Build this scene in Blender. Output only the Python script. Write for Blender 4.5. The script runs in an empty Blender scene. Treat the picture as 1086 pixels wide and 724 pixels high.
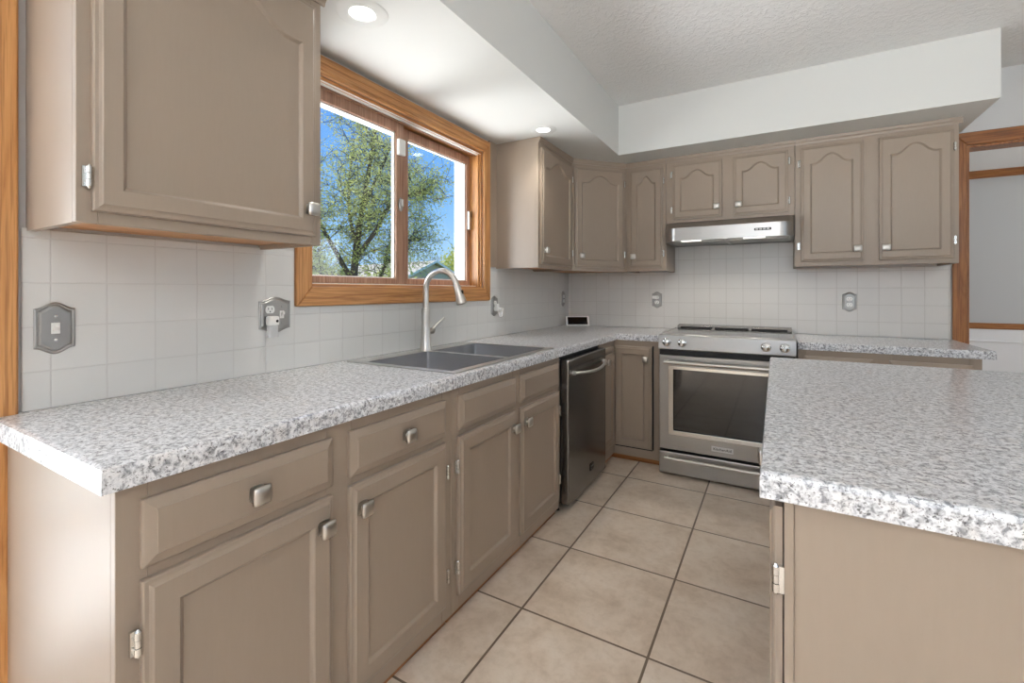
import bpy, bmesh, math, random
from mathutils import Vector, Matrix, Quaternion
C = bpy.context.scene.collection
S = bpy.context.scene
PI = math.pi
rnd = random.Random(7)

# ------------------------------------------------------------------ camera, light, exposure
cam_d = bpy.data.cameras.new('camera'); cam = bpy.data.objects.new('camera', cam_d); C.objects.link(cam)
cam.location = (0, 0, 1.177); cam.rotation_euler = (PI/2, 0, math.radians(30))
cam_d.sensor_width = 36; cam_d.lens = 484.5/1086*36
cam_d.shift_y = -(362-308.7)/1086
cam_d.clip_start = .01; cam_d.clip_end = 500
S.camera = cam
S.view_settings.view_transform = 'Standard'; S.view_settings.look = 'None'
S.view_settings.exposure = 0.42; S.view_settings.gamma = 1
S.view_settings.use_curve_mapping = False
S.cycles.max_bounces = 10; S.cycles.diffuse_bounces = 6; S.cycles.glossy_bounces = 4
S.cycles.transparent_max_bounces = 12; S.cycles.sample_clamp_indirect = 6
S.cycles.caustics_reflective = False; S.cycles.caustics_refractive = False

w = bpy.data.worlds.new('sky'); S.world = w; w.use_nodes = True
nt = w.node_tree; nt.nodes.clear()
tc = nt.nodes.new('ShaderNodeTexCoord'); sx = nt.nodes.new('ShaderNodeSeparateXYZ'); rp = nt.nodes.new('ShaderNodeValToRGB')
bgn = nt.nodes.new('ShaderNodeBackground'); wo = nt.nodes.new('ShaderNodeOutputWorld')
nt.links.new(tc.outputs['Generated'], sx.inputs[0]); nt.links.new(sx.outputs['Z'], rp.inputs[0])
el = rp.color_ramp.elements
el[0].position = 0.0; el[0].color = (.50, .74, .97, 1)
el[1].position = .42; el[1].color = (.10, .32, .84, 1)
e = el.new(.18); e.color = (.235, .52, .93, 1)
nt.links.new(rp.outputs[0], bgn.inputs[0]); bgn.inputs[1].default_value = .86
nt.links.new(bgn.outputs[0], wo.inputs[0])

def sun(name, energy, direction, color=(1, .97, .93)):
    l = bpy.data.lights.new(name, 'SUN'); l.energy = energy; l.angle = math.radians(.6); l.color = color
    o = bpy.data.objects.new(name, l); C.objects.link(o)
    o.rotation_euler = Vector(direction).to_track_quat('-Z', 'Y').to_euler(); o.location = (-6, 0, 9); return o
def area(name, energy, loc, aim, sx_, sy_, color=(1, 1, 1)):
    l = bpy.data.lights.new(name, 'AREA'); l.shape = 'RECTANGLE'; l.size = sx_; l.size_y = sy_; l.energy = energy; l.color = color
    o = bpy.data.objects.new(name, l); C.objects.link(o); o.location = loc
    o.rotation_euler = (Vector(aim)-Vector(loc)).to_track_quat('-Z', 'Z').to_euler(); return o
sun('sun', 4.2, (.46, .10, -.88))
area('daylight_patio_door', 27, (-1.86, -.72, 1.12), (1, -.72, 1.12), 1.9, 2.0, (.94, .97, 1))
area('daylight_kitchen_window', 300, (-3.9, 1.78, .25), (-1.6, 1.78, 1.7), 5.5, 1.6, (.97, .98, 1))
area('fill_rear_low', 1400, (.9, -4.3, .1), (.9, -2.7, 1.9), 4.2, 1.6, (.94, .97, 1))  # added unseen lamp behind the camera, bounces fill off the ceiling
area('fill_rear_distant', 700, (.9, -12, .15), (.9, 0, .15), 9, 1.1, (.98, .99, 1))  # added distant low fill lamp, brightens the wall cabinets but not the island
area('fill_rear_direct', 12, (.9, -3.4, 1.65), (.9, 3, 1.3), 2.5, 1.2, (.96, .98, 1))  # weak direct fill lamp added behind the camera
area('daylight_near_ground', 108, (-2.5, 1.78, .12), (-1.62, 1.78, 1.9), 5.0, .9, (.95, .98, 1))
area('fill_side_low', 80, (5.2, .4, .1), (3.5, .4, 1.9), 3.4, 1.6, (.94, .97, 1))  # added fill lamp aimed up through the side opening for ceiling bounce
area('fill_side_direct', 6, (4.05, .4, 1.6), (-1, .6, 1.2), 2.3, 1.3, (1, .985, .96))  # weak direct fill lamp added on the unseen right side
area('fill_cabinet_side', 72, (-3.5, .1, 1.35), (-1.5, 2.3, 1.7), 1.7, 1.6, (.95, .98, 1))  # out-of-view lamp added to brighten the far wall cabinet's side panel
area('fill_far_room', 30, (4.05, 5.3, 1.5), (0, 5.3, 1.3), 1.6, 1.6, (1, .985, .95))  # fill lamp added to light the room beyond the doorway

# ------------------------------------------------------------------ materials
def lin(r, g, b):
    f = lambda c: (c/255/12.92) if c/255 <= .04045 else ((c/255+.055)/1.055)**2.4
    return (f(r), f(g), f(b), 1)
class NM:
    def __init__(s, name):
        s.m = bpy.data.materials.new(name); s.m.use_nodes = True; s.t = s.m.node_tree; s.t.nodes.clear()
        s.o = s.n('OutputMaterial'); s.p = s.n('BsdfPrincipled'); s.l(s.p.outputs[0], s.o.inputs[0])
    def n(s, t, **k):
        x = s.t.nodes.new('ShaderNode'+t)
        for a, b in k.items(): setattr(x, a, b)
        return x
    def l(s, a, b): s.t.links.new(a, b)
    def set(s, **k):
        for a, b in k.items(): s.p.inputs[a.replace('_', ' ')].default_value = b
        return s
    def pos(s): return s.n('NewGeometry').outputs['Position']
    def obj(s): return s.n('TexCoord').outputs['Object']
    def mapv(s, v, scale): 
        m = s.n('Mapping'); m.inputs['Scale'].default_value = scale; s.l(v, m.inputs[0]); return m.outputs[0]
    def noise(s, v, scale, detail=3, rough=.55, dist=0):
        x = s.n('TexNoise'); x.inputs['Scale'].default_value = scale; x.inputs['Detail'].default_value = detail
        x.inputs['Roughness'].default_value = rough; x.inputs['Distortion'].default_value = dist
        if v is not None: s.l(v, x.inputs['Vector'])
        return x.outputs['Fac']
    def ramp(s, f, stops, interp='LINEAR'):
        r = s.n('ValToRGB'); r.color_ramp.interpolation = interp; e = r.color_ramp.elements
        while len(e) < len(stops): e.new(.5)
        for i, (p, c) in enumerate(stops): e[i].position = p; e[i].color = c
        s.l(f, r.inputs[0]); return r.outputs[0]
    def mix(s, f, a, b, blend='MIX'):
        x = s.n('Mix', data_type='RGBA', blend_type=blend)
        for v, i in ((f, 0), (a, 6), (b, 7)):
            if hasattr(v, 'links'): s.l(v, x.inputs[i])
            else: x.inputs[i].default_value = v
        return x.outputs[2]
    def math(s, op, a, b=0, c=None):
        x = s.n('Math', operation=op)
        for v, i in ((a, 0), (b, 1), (c, 2)):
            if v is None: continue
            if hasattr(v, 'links'): s.l(v, x.inputs[i])
            else: x.inputs[i].default_value = v
        return x.outputs[0]
    def bump(s, h, strength, dist):
        b = s.n('Bump'); b.inputs['Strength'].default_value = strength; b.inputs['Distance'].default_value = dist
        s.l(h, b.inputs['Height']); s.l(b.outputs[0], s.p.inputs['Normal'])
    def col(s, c): s.l(c, s.p.inputs['Base Color'])
def plain(name, rgb, rough=.5, metal=0, bump=None, **k):
    m = NM(name).set(Base_Color=lin(*rgb), Roughness=rough, Metallic=metal, **k)
    if bump: m.bump(m.noise(m.pos(), bump[0], 2), bump[1], bump[2])
    return m.m
M = {}
def paint(name, rgb, rough=.36):
    m = NM(name).set(Roughness=rough)
    f = m.noise(m.mapv(m.pos(), (40, 40, 6)), 3, 3)
    a = lin(*rgb); b = lin(*[c*.988 for c in rgb])
    m.col(m.ramp(f, [(.3, b), (.7, a)])); m.bump(f, .03, .001); return m.m
M['taupe'] = paint('taupe_cabinet_paint', (155, 140, 125))
M['ceiling_paint'] = None
m = NM('textured_ceiling_paint').set(Roughness=.9, Base_Color=lin(236, 236, 235))
f = m.noise(m.pos(), 38, 4, .6, .6); f2 = m.ramp(f, [(.45, (0, 0, 0, 1)), (.62, (1, 1, 1, 1))])
m.bump(f2, .42, .007); M['ceiling'] = m.m
M['soffit'] = plain('soffit_paint', (214, 215, 212), .7, bump=(60, .05, .002))
M['wall'] = plain('grey_wall_paint', (205, 206, 206), .7, bump=(60, .05, .002))
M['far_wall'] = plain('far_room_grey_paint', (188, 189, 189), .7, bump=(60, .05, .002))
M['white_trim'] = plain('white_trim_paint', (228, 229, 230), .4)
M['white_plastic'] = plain('white_plastic', (238, 238, 235), .35)
M['clear_plastic'] = NM('clear_plastic').set(Base_Color=(.95, .96, .96, 1), Roughness=.08, Alpha=.42).m
M['black'] = plain('black_parts_gap_shade', (22, 21, 20), .6)  # black of real parts; also paints shade into door and panel gaps
M['black_gloss'] = plain('black_screen', (12, 12, 14), .12)
M['chrome'] = plain('polished_chrome', (225, 225, 222), .16, 1)
M['nickel'] = plain('satin_nickel', (205, 202, 196), .3, 1)
M['pewter'] = plain('brushed_pewter', (166, 165, 162), .36, .9, bump=(300, .05, .001))
M['cooktop'] = plain('black_ceramic_glass', (20, 20, 21), .06)
M['oven_glass'] = plain('dark_oven_glass', (24, 24, 25), .05, IOR=1.75)
M['door_dark'] = plain('dark_patio_frame', (228, 228, 226), .5)
def oak(name, axis, a, b, c, rough=.38, sc=1.0):
    m = NM(name).set(Roughness=rough)
    s = {'x': (1.1, 14, 14), 'y': (14, 1.1, 14), 'z': (14, 14, 1.1)}[axis]
    v = m.mapv(m.pos(), tuple(q*sc for q in s))
    f = m.noise(v, 2.2, 5, .6, 1.2)
    s2 = {'x': (2, 90, 90), 'y': (90, 2, 90), 'z': (90, 90, 2)}[axis]
    g = m.noise(m.mapv(m.pos(), s2), 2.0, 2)
    base = m.ramp(f, [(.28, lin(*c)), (.44, lin(*b)), (.62, lin(*a)), (.8, lin(*b))])
    pore = m.ramp(g, [(.40, (.62, .55, .48, 1)), (.52, (1, 1, 1, 1))])
    m.col(m.mix(.75, base, pore, 'MULTIPLY')); m.bump(g, .08, .001); return m.m
for ax in 'xyz':
    M['oak_'+ax] = oak('honey_oak_'+ax, ax, (206, 152, 96), (193, 137, 82), (170, 114, 64))
    M['dark_oak_'+ax] = oak('brown_oak_'+ax, ax, (168, 112, 62), (146, 92, 46), (106, 62, 28))
    M['sash_'+ax] = oak('rosy_sash_wood_'+ax, ax, (178, 140, 116), (164, 124, 100), (140, 100, 78))
def granite():
    m = NM('speckled_granite_laminate').set(Roughness=.3, Coat_Weight=.55, Coat_Roughness=.16)
    p = m.pos()
    a = m.noise(p, 84, 5, .66, .5)
    b = m.noise(p, 190, 3, .62, .2)
    c = m.noise(p, 26, 2, .5)
    base = m.ramp(a, [(.37, lin(136, 138, 143)), (.44, lin(186, 188, 192)), (.515, lin(224, 226, 229)), (.61, lin(243, 244, 246))])
    warm = m.ramp(c, [(.52, (1, 1, 1, 1)), (.66, (.95, .93, .91, 1))])
    base = m.mix(1.0, base, warm, 'MULTIPLY')
    dark = m.ramp(b, [(.31, lin(88, 86, 86)), (.375, lin(160, 158, 158)), (.42, (1, 1, 1, 1))])
    m.col(m.mix(.9, base, dark, 'MULTIPLY')); return m.m
M['granite'] = granite()
def tile(name, ax, o, pitch, tilec, groutc, gw, rough, var=0.03, bumpd=.002, mott=None, smooth=1.6):
    m = NM(name).set(Roughness=rough)
    sep = m.n('SeparateXYZ'); m.l(m.pos(), sep.inputs[0])
    u = m.math('DIVIDE', m.math('SUBTRACT', sep.outputs[ax[0]], o[0]), pitch[0])
    v = m.math('DIVIDE', m.math('SUBTRACT', sep.outputs[ax[1]], o[1]), pitch[1])
    def dist(q, p): 
        fr = m.math('FRACT', q); d = m.math('SUBTRACT', .5, m.math('ABSOLUTE', m.math('SUBTRACT', fr, .5)))
        return m.math('MULTIPLY', d, p)
    d = m.math('MINIMUM', dist(u, pitch[0]), dist(v, pitch[1]))
    mr = m.n('MapRange', interpolation_type='SMOOTHSTEP'); m.l(d, mr.inputs[0])
    mr.inputs[1].default_value = gw*.5; mr.inputs[2].default_value = gw*.5*smooth
    k = mr.outputs[0]
    cell = m.n('CombineXYZ'); m.l(m.math('FLOOR', u), cell.inputs[0]); m.l(m.math('FLOOR', v), cell.inputs[1])
    wn = m.n('TexWhiteNoise'); m.l(cell.outputs[0], wn.inputs['Vector'])
    tint = m.ramp(wn.outputs['Value'], [(0, (1-var, 1-var, 1-var, 1)), (1, (1, 1, 1, 1))])
    base = lin(*tilec)
    if mott:
        off = m.n('VectorMath', operation='ADD'); m.l(m.pos(), off.inputs[0]); m.l(wn.outputs['Color'], off.inputs[1])
        f = m.noise(off.outputs[0], 5.5, 6, .62, .5); g = m.noise(off.outputs[0], 34, 4, .65, .3)
        base = m.ramp(f, [(.32, lin(*mott[0])), (.5, lin(*tilec)), (.68, lin(*mott[1]))])
        base = m.mix(.55, base, m.ramp(g, [(.36, (.86, .83, .80, 1)), (.55, (1, 1, 1, 1))]), 'MULTIPLY')
    base = m.mix(1.0, base, tint, 'MULTIPLY')
    m.col(m.mix(k, lin(*groutc), base)); m.bump(k, .5, bumpd)
    return m.m
M['tile_left'] = tile('white_wall_tile_left', (1, 2), (.419, .976), (.1128, .1112), (217, 217, 214), (209, 208, 205), .0022, .22, .02)
M['tile_back'] = tile('white_wall_tile_back', (0, 2), (-.66, .976), (.1128, .1112), (218, 216, 212), (201, 198, 193), .0026, .22, .02)
M['tile_floor'] = tile('beige_floor_tile', (0, 1), (-.8167, 1.4884), (.4605, .4605), (222, 206, 188), (118, 101, 84), .0075, .36, .04, .002, ((206, 187, 167), (230, 217, 202)), 1.2)
def steel(name, rgb, rough, ax):
    m = NM(name).set(Metallic=1.0, Base_Color=lin(*rgb))
    s = {'x': (1.5, 260, 260), 'y': (260, 1.5, 260), 'z': (260, 260, 1.5)}[ax]
    f = m.noise(m.mapv(m.pos(), s), 2, 2)
    r = m.n('MapRange'); m.l(f, r.inputs[0]); r.inputs[3].default_value = rough*.8; r.inputs[4].default_value = rough*1.25
    m.l(r.outputs[0], m.p.inputs['Roughness']); m.bump(f, .04, .001); return m.m
M['steel_x'] = steel('brushed_steel', (180, 179, 177), .30, 'x')
M['steel_sink'] = steel('sink_steel', (192, 192, 194), .30, 'y')
M['steel_dark'] = steel('dark_stainless', (140, 138, 136), .24, 'z')
M['steel_rim'] = steel('sink_rim_steel', (205, 204, 202), .3, 'y')
def glass(name, tint=(1, 1, 1, 1)):
    m = bpy.data.materials.new(name); m.use_nodes = True; t = m.node_tree; t.nodes.clear()
    o = t.nodes.new('ShaderNodeOutputMaterial'); mx = t.nodes.new('ShaderNodeMixShader'); tr = t.nodes.new('ShaderNodeBsdfTransparent')
    gl = t.nodes.new('ShaderNodeBsdfGlossy'); gl.inputs['Roughness'].default_value = .02; lw = t.nodes.new('ShaderNodeLayerWeight'); lw.inputs[0].default_value = .5
    pw = t.nodes.new('ShaderNodeMath'); pw.operation = 'POWER'; pw.inputs[1].default_value = 5; t.links.new(lw.outputs['Facing'], pw.inputs[0])
    fr = t.nodes.new('ShaderNodeMath'); fr.operation = 'MULTIPLY_ADD'; fr.inputs[1].default_value = .5; fr.inputs[2].default_value = .025; t.links.new(pw.outputs[0], fr.inputs[0])
    tr.inputs[0].default_value = tint
    t.links.new(fr.outputs[0], mx.inputs[0]); t.links.new(tr.outputs[0], mx.inputs[1]); t.links.new(gl.outputs[0], mx.inputs[2]); t.links.new(mx.outputs[0], o.inputs[0]); return m
M['glass'] = glass('window_glass')
m = NM('lamp_glow').set(Base_Color=(1, 1, 1, 1), Emission_Color=(1, .97, .92, 1), Emission_Strength=9.0); M['glow'] = m.m
m = NM('hood_lamp_glow').set(Base_Color=(1, 1, 1, 1), Emission_Color=(1, .96, .9, 1), Emission_Strength=1.2); M['hoodglow'] = m.m
def leafm(name, a, b, tr=.4):
    m = NM(name).set(Roughness=.6)
    f = m.noise(m.pos(), 1.7, 3); c = m.ramp(f, [(.3, lin(*a)), (.7, lin(*b))]); m.col(c)
    t = m.n('BsdfTranslucent'); m.l(c, t.inputs[0]); mx = m.n('MixShader'); mx.inputs[0].default_value = tr
    m.l(m.p.outputs[0], mx.inputs[1]); m.l(t.outputs[0], mx.inputs[2]); m.l(mx.outputs[0], m.o.inputs[0]); return m.m
M['leaf'] = leafm('spring_leaves', (176, 182, 104), (212, 212, 140), .5)
M['leaf_dark'] = leafm('hedge_leaves', (112, 128, 70), (150, 160, 96))
M['leaf_yellow'] = leafm('yellow_green_leaves', (176, 182, 84), (208, 208, 112))
M['bark'] = plain('grey_brown_bark', (84, 74, 66), .9, bump=(40, .5, .02))
M['bark_pale'] = plain('pale_bare_twigs', (142, 130, 122), .9)
M['grass'] = plain('lawn_grass', (112, 134, 70), .95, bump=(30, .6, .03))
M['shingle'] = plain('grey_roof_shingles', (186, 178, 160), .9, bump=(12, .5, .03))
M['siding'] = plain('blue_grey_siding', (196, 182, 168), .8)
M['stucco'] = plain('house_siding', (214, 212, 206), .85)
M['patio'] = plain('concrete_patio', (206, 202, 194), .9, bump=(30, .3, .01))

# ------------------------------------------------------------------ mesh helpers
class MB:
    def __init__(s): s.v = []; s.f = []
    def add(s, vs, fs):
        b = len(s.v); s.v += [tuple(v) for v in vs]; s.f += [tuple(b+i for i in f) for f in fs]; return s
    def box(s, x0, x1, y0, y1, z0, z1):
        return s.add([(x0,y0,z0),(x1,y0,z0),(x1,y1,z0),(x0,y1,z0),(x0,y0,z1),(x1,y0,z1),(x1,y1,z1),(x0,y1,z1)],
            [(3,2,1,0),(4,5,6,7),(0,1,5,4),(1,2,6,5),(2,3,7,6),(3,0,4,7)])
    def rings(s, rs, cap0=True, cap1=True, closed=True):
        n = len(rs[0]); vs = [p for r in rs for p in r]; fs = []
        for i in range(len(rs)-1):
            for j in range(n if closed else n-1):
                k = (j+1) % n; fs.append((i*n+j, i*n+k, (i+1)*n+k, (i+1)*n+j))
        if cap0: fs.append(tuple(range(n-1, -1, -1)))
        if cap1: fs.append(tuple((len(rs)-1)*n+j for j in range(n)))
        return s.add(vs, fs)
    def prism(s, poly, d0, d1, plane='xz'):
        def P(a, b, d): return {'xz': (a, d, b), 'xy': (a, b, d), 'yz': (d, a, b)}[plane]
        return s.rings([[P(a, b, d0) for a, b in poly], [P(a, b, d1) for a, b in poly]])
    def tube(s, pts, r, n=12, caps=True):
        pts = [Vector(p) for p in pts]; rr = r if isinstance(r, (list, tuple)) else [r]*len(pts)
        T = [(pts[min(i+1, len(pts)-1)]-pts[max(i-1, 0)]).normalized() for i in range(len(pts))]
        nrm = T[0].orthogonal().normalized(); rs = []
        for i, p in enumerate(pts):
            if i:
                q = T[i-1].rotation_difference(T[i]); nrm = (q @ nrm).normalized()
            b = T[i].cross(nrm); rs.append([p+rr[i]*(math.cos(2*PI*j/n)*nrm+math.sin(2*PI*j/n)*b) for j in range(n)])
        return s.rings(rs, caps, caps)
    def lathe(s, prof, c=(0, 0, 0), n=24, axis='z', caps=True):
        rs = []
        for r, h in prof:
            ring = []
            for j in range(n):
                a = 2*PI*j/n; u, v = r*math.cos(a), r*math.sin(a)
                p = {'z': (u, v, h), 'y': (u, h, v), 'x': (h, u, v)}[axis]
                ring.append((c[0]+p[0], c[1]+p[1], c[2]+p[2]))
            rs.append(ring)
        return s.rings(rs, caps, caps)
    def build(s, name, mat, parent=None, loc=(0, 0, 0), rot=(0, 0, 0), bevel=0, seg=2, smooth=False, label=None, fix=True):
        me = bpy.data.meshes.new(name); me.from_pydata(s.v, [], s.f); me.update()
        if fix:
            bm = bmesh.new(); bm.from_mesh(me); bmesh.ops.recalc_face_normals(bm, faces=bm.faces); bm.to_mesh(me); bm.free()
        me.materials.append(mat)
        if smooth:
            for p in me.polygons: p.use_smooth = True
        return link(name, me, parent, loc, rot, bevel, seg, smooth, label)
def link(name, me, parent=None, loc=(0, 0, 0), rot=(0, 0, 0), bevel=0, seg=2, smooth=False, label=None):
    o = bpy.data.objects.new(name, me); C.objects.link(o)
    if parent: o.parent = parent
    o.location = loc; o.rotation_euler = rot
    if bevel:
        b = o.modifiers.new('bevel', 'BEVEL'); b.width = bevel; b.segments = seg; b.limit_method = 'ANGLE'; b.angle_limit = math.radians(40)
        b.harden_normals = False
    if smooth:
        es = o.modifiers.new('edge_split', 'EDGE_SPLIT'); es.split_angle = math.radians(38)
    if label: o['label'] = label
    return o
def tag(o, label, cat, group=None):
    o['label'] = label; o['category'] = cat
    if group: o['group'] = group
    return o
def thing(name, label, cat, loc=(0, 0, 0), rotz=0, group=None):
    o = bpy.data.objects.new(name, None); C.objects.link(o); o.location = loc; o.rotation_euler = (0, 0, rotz); o.empty_display_size = .1
    return tag(o, label, cat, group)
def struct(o): o['kind'] = 'structure'; return o
def grid_solid(us, vs, filled, d0, d1, plane='xy'):
    """solid slab over the filled cells of a grid: returns a bmesh"""
    bm = bmesh.new(); cache = {}
    def P(i, j, k):
        key = (i, j, k)
        if key not in cache:
            a, b, d = us[i], vs[j], (d0, d1)[k]
            cache[key] = bm.verts.new({'xy': (a, b, d), 'yz': (d, a, b), 'xz': (a, d, b)}[plane])
        return cache[key]
    for (i, j) in filled:
        bm.faces.new([P(i,j,1), P(i+1,j,1), P(i+1,j+1,1), P(i,j+1,1)])
        bm.faces.new([P(i,j,0), P(i,j+1,0), P(i+1,j+1,0), P(i+1,j,0)])
        for (di, dj, a, b) in ((-1,0,(i,j),(i,j+1)), (1,0,(i+1,j),(i+1,j+1)), (0,-1,(i,j),(i+1,j)), (0,1,(i,j+1),(i+1,j+1))):
            if (i+di, j+dj) not in filled:
                bm.faces.new([P(*a,0), P(*b,0), P(*b,1), P(*a,1)])
    bmesh.ops.recalc_face_normals(bm, faces=bm.faces)
    return bm
def bm_build(bm, name, mat, parent=None, **k):
    me = bpy.data.meshes.new(name); bm.to_mesh(me); bm.free(); me.materials.append(mat); return link(name, me, parent, **k)
def wall_with_holes(name, plane, u, v, d0, d1, holes, mat):
    us = sorted(set([u[0], u[1]]+[a for h in holes for a in h[:2]])); vs = sorted(set([v[0], v[1]]+[a for h in holes for a in h[2:]]))
    fl = set()
    for i in range(len(us)-1):
        for j in range(len(vs)-1):
            cu, cv = (us[i]+us[i+1])/2, (vs[j]+vs[j+1])/2
            if not any(h[0] < cu < h[1] and h[2] < cv < h[3] for h in holes): fl.add((i, j))
    return struct(bm_build(grid_solid(us, vs, fl, d0, d1, plane), name, mat))

# ------------------------------------------------------------------ room shell
W, B = -1.601, 3.77
ZC, TH = .8807, .0432
WT = ZC-TH                       # underside of the worktops
ZS, ZT = 2.1427, 2.491           # soffit underside, ceiling
WO = W-.14
WY0, WY1, WZ0, WZ1 = 1.166, 2.395, 1.197, 2.052     # kitchen window opening
struct(MB().box(WO, 4.0, -3.2, 7.0, -.12, 0).build('floor', M['tile_floor']))
struct(MB().box(WO, 4.0, -3.2, B+.12, ZT, ZT+.12).build('ceiling', M['ceiling']))
wall_with_holes('wall_left', 'yz', (-3.2, B+.12), (0, ZT), WO, W, [(WY0, WY1, WZ0, WZ1), (-1.75, .30, .0, 2.06)], M['wall'])
wall_with_holes('wall_back', 'xz', (W, 4.0), (0, ZT), B, B+.12, [(1.0, 2.35, 0, 2.055)], M['wall'])
wall_with_holes('wall_rear', 'xz', (W, 4.0), (0, ZT), -3.2, -3.08, [(-.4, 2.2, 1.0, 2.3)], M['wall'])
wall_with_holes('wall_right', 'yz', (-3.2, 7.0), (0, ZT), 3.88, 4.0, [(-.8, 1.6, .95, 2.3), (4.5, 6.1, .7, 2.2)], M['wall'])
# far room beyond the doorway
FY = 6.8
struct(MB().box(.4, 3.88, FY, FY+.12, 0, 2.47).build('wall_far', M['far_wall']))
struct(MB().box(.28, .4, B+.12, FY+.12, 0, 2.47).build('wall_far_side', M['far_wall']))
struct(MB().box(.28, 4.0, B+.12, FY+.12, 2.47, 2.59).build('ceiling_far', M['ceiling']))
def molding(poly, x0, x1, y, name, mat):
    """profile (depth, z) run along x against the wall y"""
    mb = MB(); mb.rings([[(x, y-d, z) for d, z in poly] for x in (x0, x1)]); return struct(mb.build(name, mat))
molding([(0, 2.392), (.012, 2.392), (.02, 2.41), (.045, 2.445), (.05, 2.47), (0, 2.47)], .4, 3.88, FY, 'trim_1', M['dark_oak_x'])
molding([(0, .772), (.012, .772), (.022, .785), (.022, .815), (.014, .825), (.014, .836), (0, .836)], .4, 3.88, FY, 'trim_2', M['dark_oak_x'])
struct(MB().box(.4, 3.88, FY-.006, FY, 0, .772).build('trim_3', M['white_trim']))
molding([(.006, .628), (.016, .630), (.022, .64), (.016, .65), (.006, .652)], .4, 3.88, FY, 'trim_4', M['white_trim'])
molding([(0, 0), (.016, 0), (.016, .09), (.008, .1), (0, .1)], .4, 3.88, FY, 'baseboard_far', M['dark_oak_x'])
# soffit (bulkhead) over the cabinets
SX, SY, SE = -.967, 3.19, .972
bm = grid_solid([W, SX, SE], [-3.08, SY, B], {(0, 0), (0, 1), (1, 1)}, ZS, ZT)
struct(bm_build(bm, 'ceiling_soffit', M['soffit']))
# tile splashbacks
TZ = 1.333
bm = grid_solid([.367, 1.098, 2.462, B], [ZC, 1.118, TZ], {(0, 0), (0, 1), (1, 0), (2, 0), (2, 1)}, W, W+.007, 'yz')
tag(bm_build(bm, 'tile_splashback', M['tile_left'], bevel=.003), 'white square tile splashback on the window wall behind the sink', 'splashback')
bm = grid_solid([W+.007, -.69, .107, .928], [.85, ZC, TZ, 1.60], {(0, 1), (1, 0), (1, 1), (1, 2), (2, 1)}, B-.007, B, 'xz')
tag(bm_build(bm, 'tile_splashback', M['tile_back'], bevel=.003), 'white square tile splashback behind the range, on the far wall', 'splashback')

# doorway casing, back right
d2 = bpy.data.objects.new('door_2', None); C.objects.link(d2); d2.location = (1.0, B, 0); struct(d2)
def L(o, x, y, z): return (x-o.location.x, y-o.location.y, z-o.location.z)
def casing_board(poly, plane, d0, d1, mat, parent, name='casing'):
    mb = MB(); mb.prism(poly, d0, d1, plane); off = parent.location
    mb.v = [(x-off.x, y-off.y, z-off.z) for x, y, z in mb.v]
    return mb.build(name, mat, parent, bevel=.005, seg=2)
CO = .066
casing_board([(1.0-CO, 0), (1.0, 0), (1.0, 2.055), (1.0-CO, 2.055+CO+.012)], 'xz', B-.02, B, M['dark_oak_z'], d2)
casing_board([(1.0-CO, 2.055+CO+.012), (1.0, 2.055), (2.35, 2.055), (2.35+CO, 2.055+CO+.012)], 'xz', B-.02, B, M['dark_oak_x'], d2)
casing_board([(2.35, 0), (2.35+CO, 0), (2.35+CO, 2.055+CO+.012), (2.35, 2.055)], 'xz', B-.02, B, M['dark_oak_z'], d2)
mb = MB().box(0, .012, -.001, .121, 0, 2.055).box(.012, 1.338, -.001, .121, 2.043, 2.055).box(1.338, 1.35, -.001, .121, 0, 2.055)
mb.build('jamb', M['dark_oak_z'], d2)

# patio door on the left wall, beside the camera
d1 = bpy.data.objects.new('door_1', None); C.objects.link(d1); d1.location = (W, -.725, 0); struct(d1)
casing_board([(.30, 0), (.360, 0), (.360, 2.12), (.30, 2.06)], 'yz', W, W+.02, M['oak_z'], d1)
casing_board([(-1.75, 2.06), (.30, 2.06), (.360, 2.12), (-1.816, 2.12)], 'yz', W, W+.02, M['oak_y'], d1)
casing_board([(-1.816, 0), (-1.75, 0), (-1.75, 2.06), (-1.816, 2.12)], 'yz', W, W+.02, M['oak_z'], d1)
for (a, b) in ((-1.75, -.72), (-.73, .30)):
    mb = MB(); x0, x1 = WO+.05, WO+.09
    mb.box(x0, x1, a, a+.09, .02, 2.06).box(x0, x1, b-.09, b, .02, 2.06).box(x0, x1, a+.09, b-.09, .02, .2).box(x0, x1, a+.09, b-.09, 1.97, 2.06)
    for k in (1, 2): 
        y = a+.09+(b-a-.18)*k/3; mb.box(x0, x1, y-.012, y+.012, .2, 1.97)
    for k in (1, 2, 3, 4): 
        z = .2+1.77*k/5; mb.box(x0, x1, a+.09, b-.09, z-.012, z+.012)
    off = d1.location; mb.v = [(x-off.x, y-off.y, z) for x, y, z in mb.v]
    p = mb.build('door_leaf', M['white_trim'], d1)
    g = MB().box(x0+.015-off.x, x0+.02-off.x, a+.09-off.y, b-.09-off.y, .2, 1.97); g.build('pane', M['glass'], p)
def simple_window(name, plane, u0, u1, v0, v1, d):
    r = bpy.data.objects.new(name, None); C.objects.link(r); struct(r)
    c = {'xz': ((u0+u1)/2, d, v0), 'yz': (d, (u0+u1)/2, v0)}[plane]; r.location = c
    mb = MB(); t = .05
    hu = (u1-u0)/2; h = v1-v0
    rects = [(-hu, -hu+t, 0, h), (hu-t, hu, 0, h), (-hu+t, hu-t, 0, t), (-hu+t, hu-t, h-t, h), (-.02, .02, t, h-t)]
    for a, b, e, f in rects:
        if plane == 'xz': mb.box(a, b, -.03, .03, e, f)
        else: mb.box(-.03, .03, a, b, e, f)
    fr = mb.build('window_frame', M['oak_z'], r)
    g = MB()
    if plane == 'xz': g.box(-hu+t, hu-t, -.003, .003, t, h-t)
    else: g.box(-.003, .003, -hu+t, hu-t, t, h-t)
    g.build('pane', M['glass'], fr)
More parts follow.
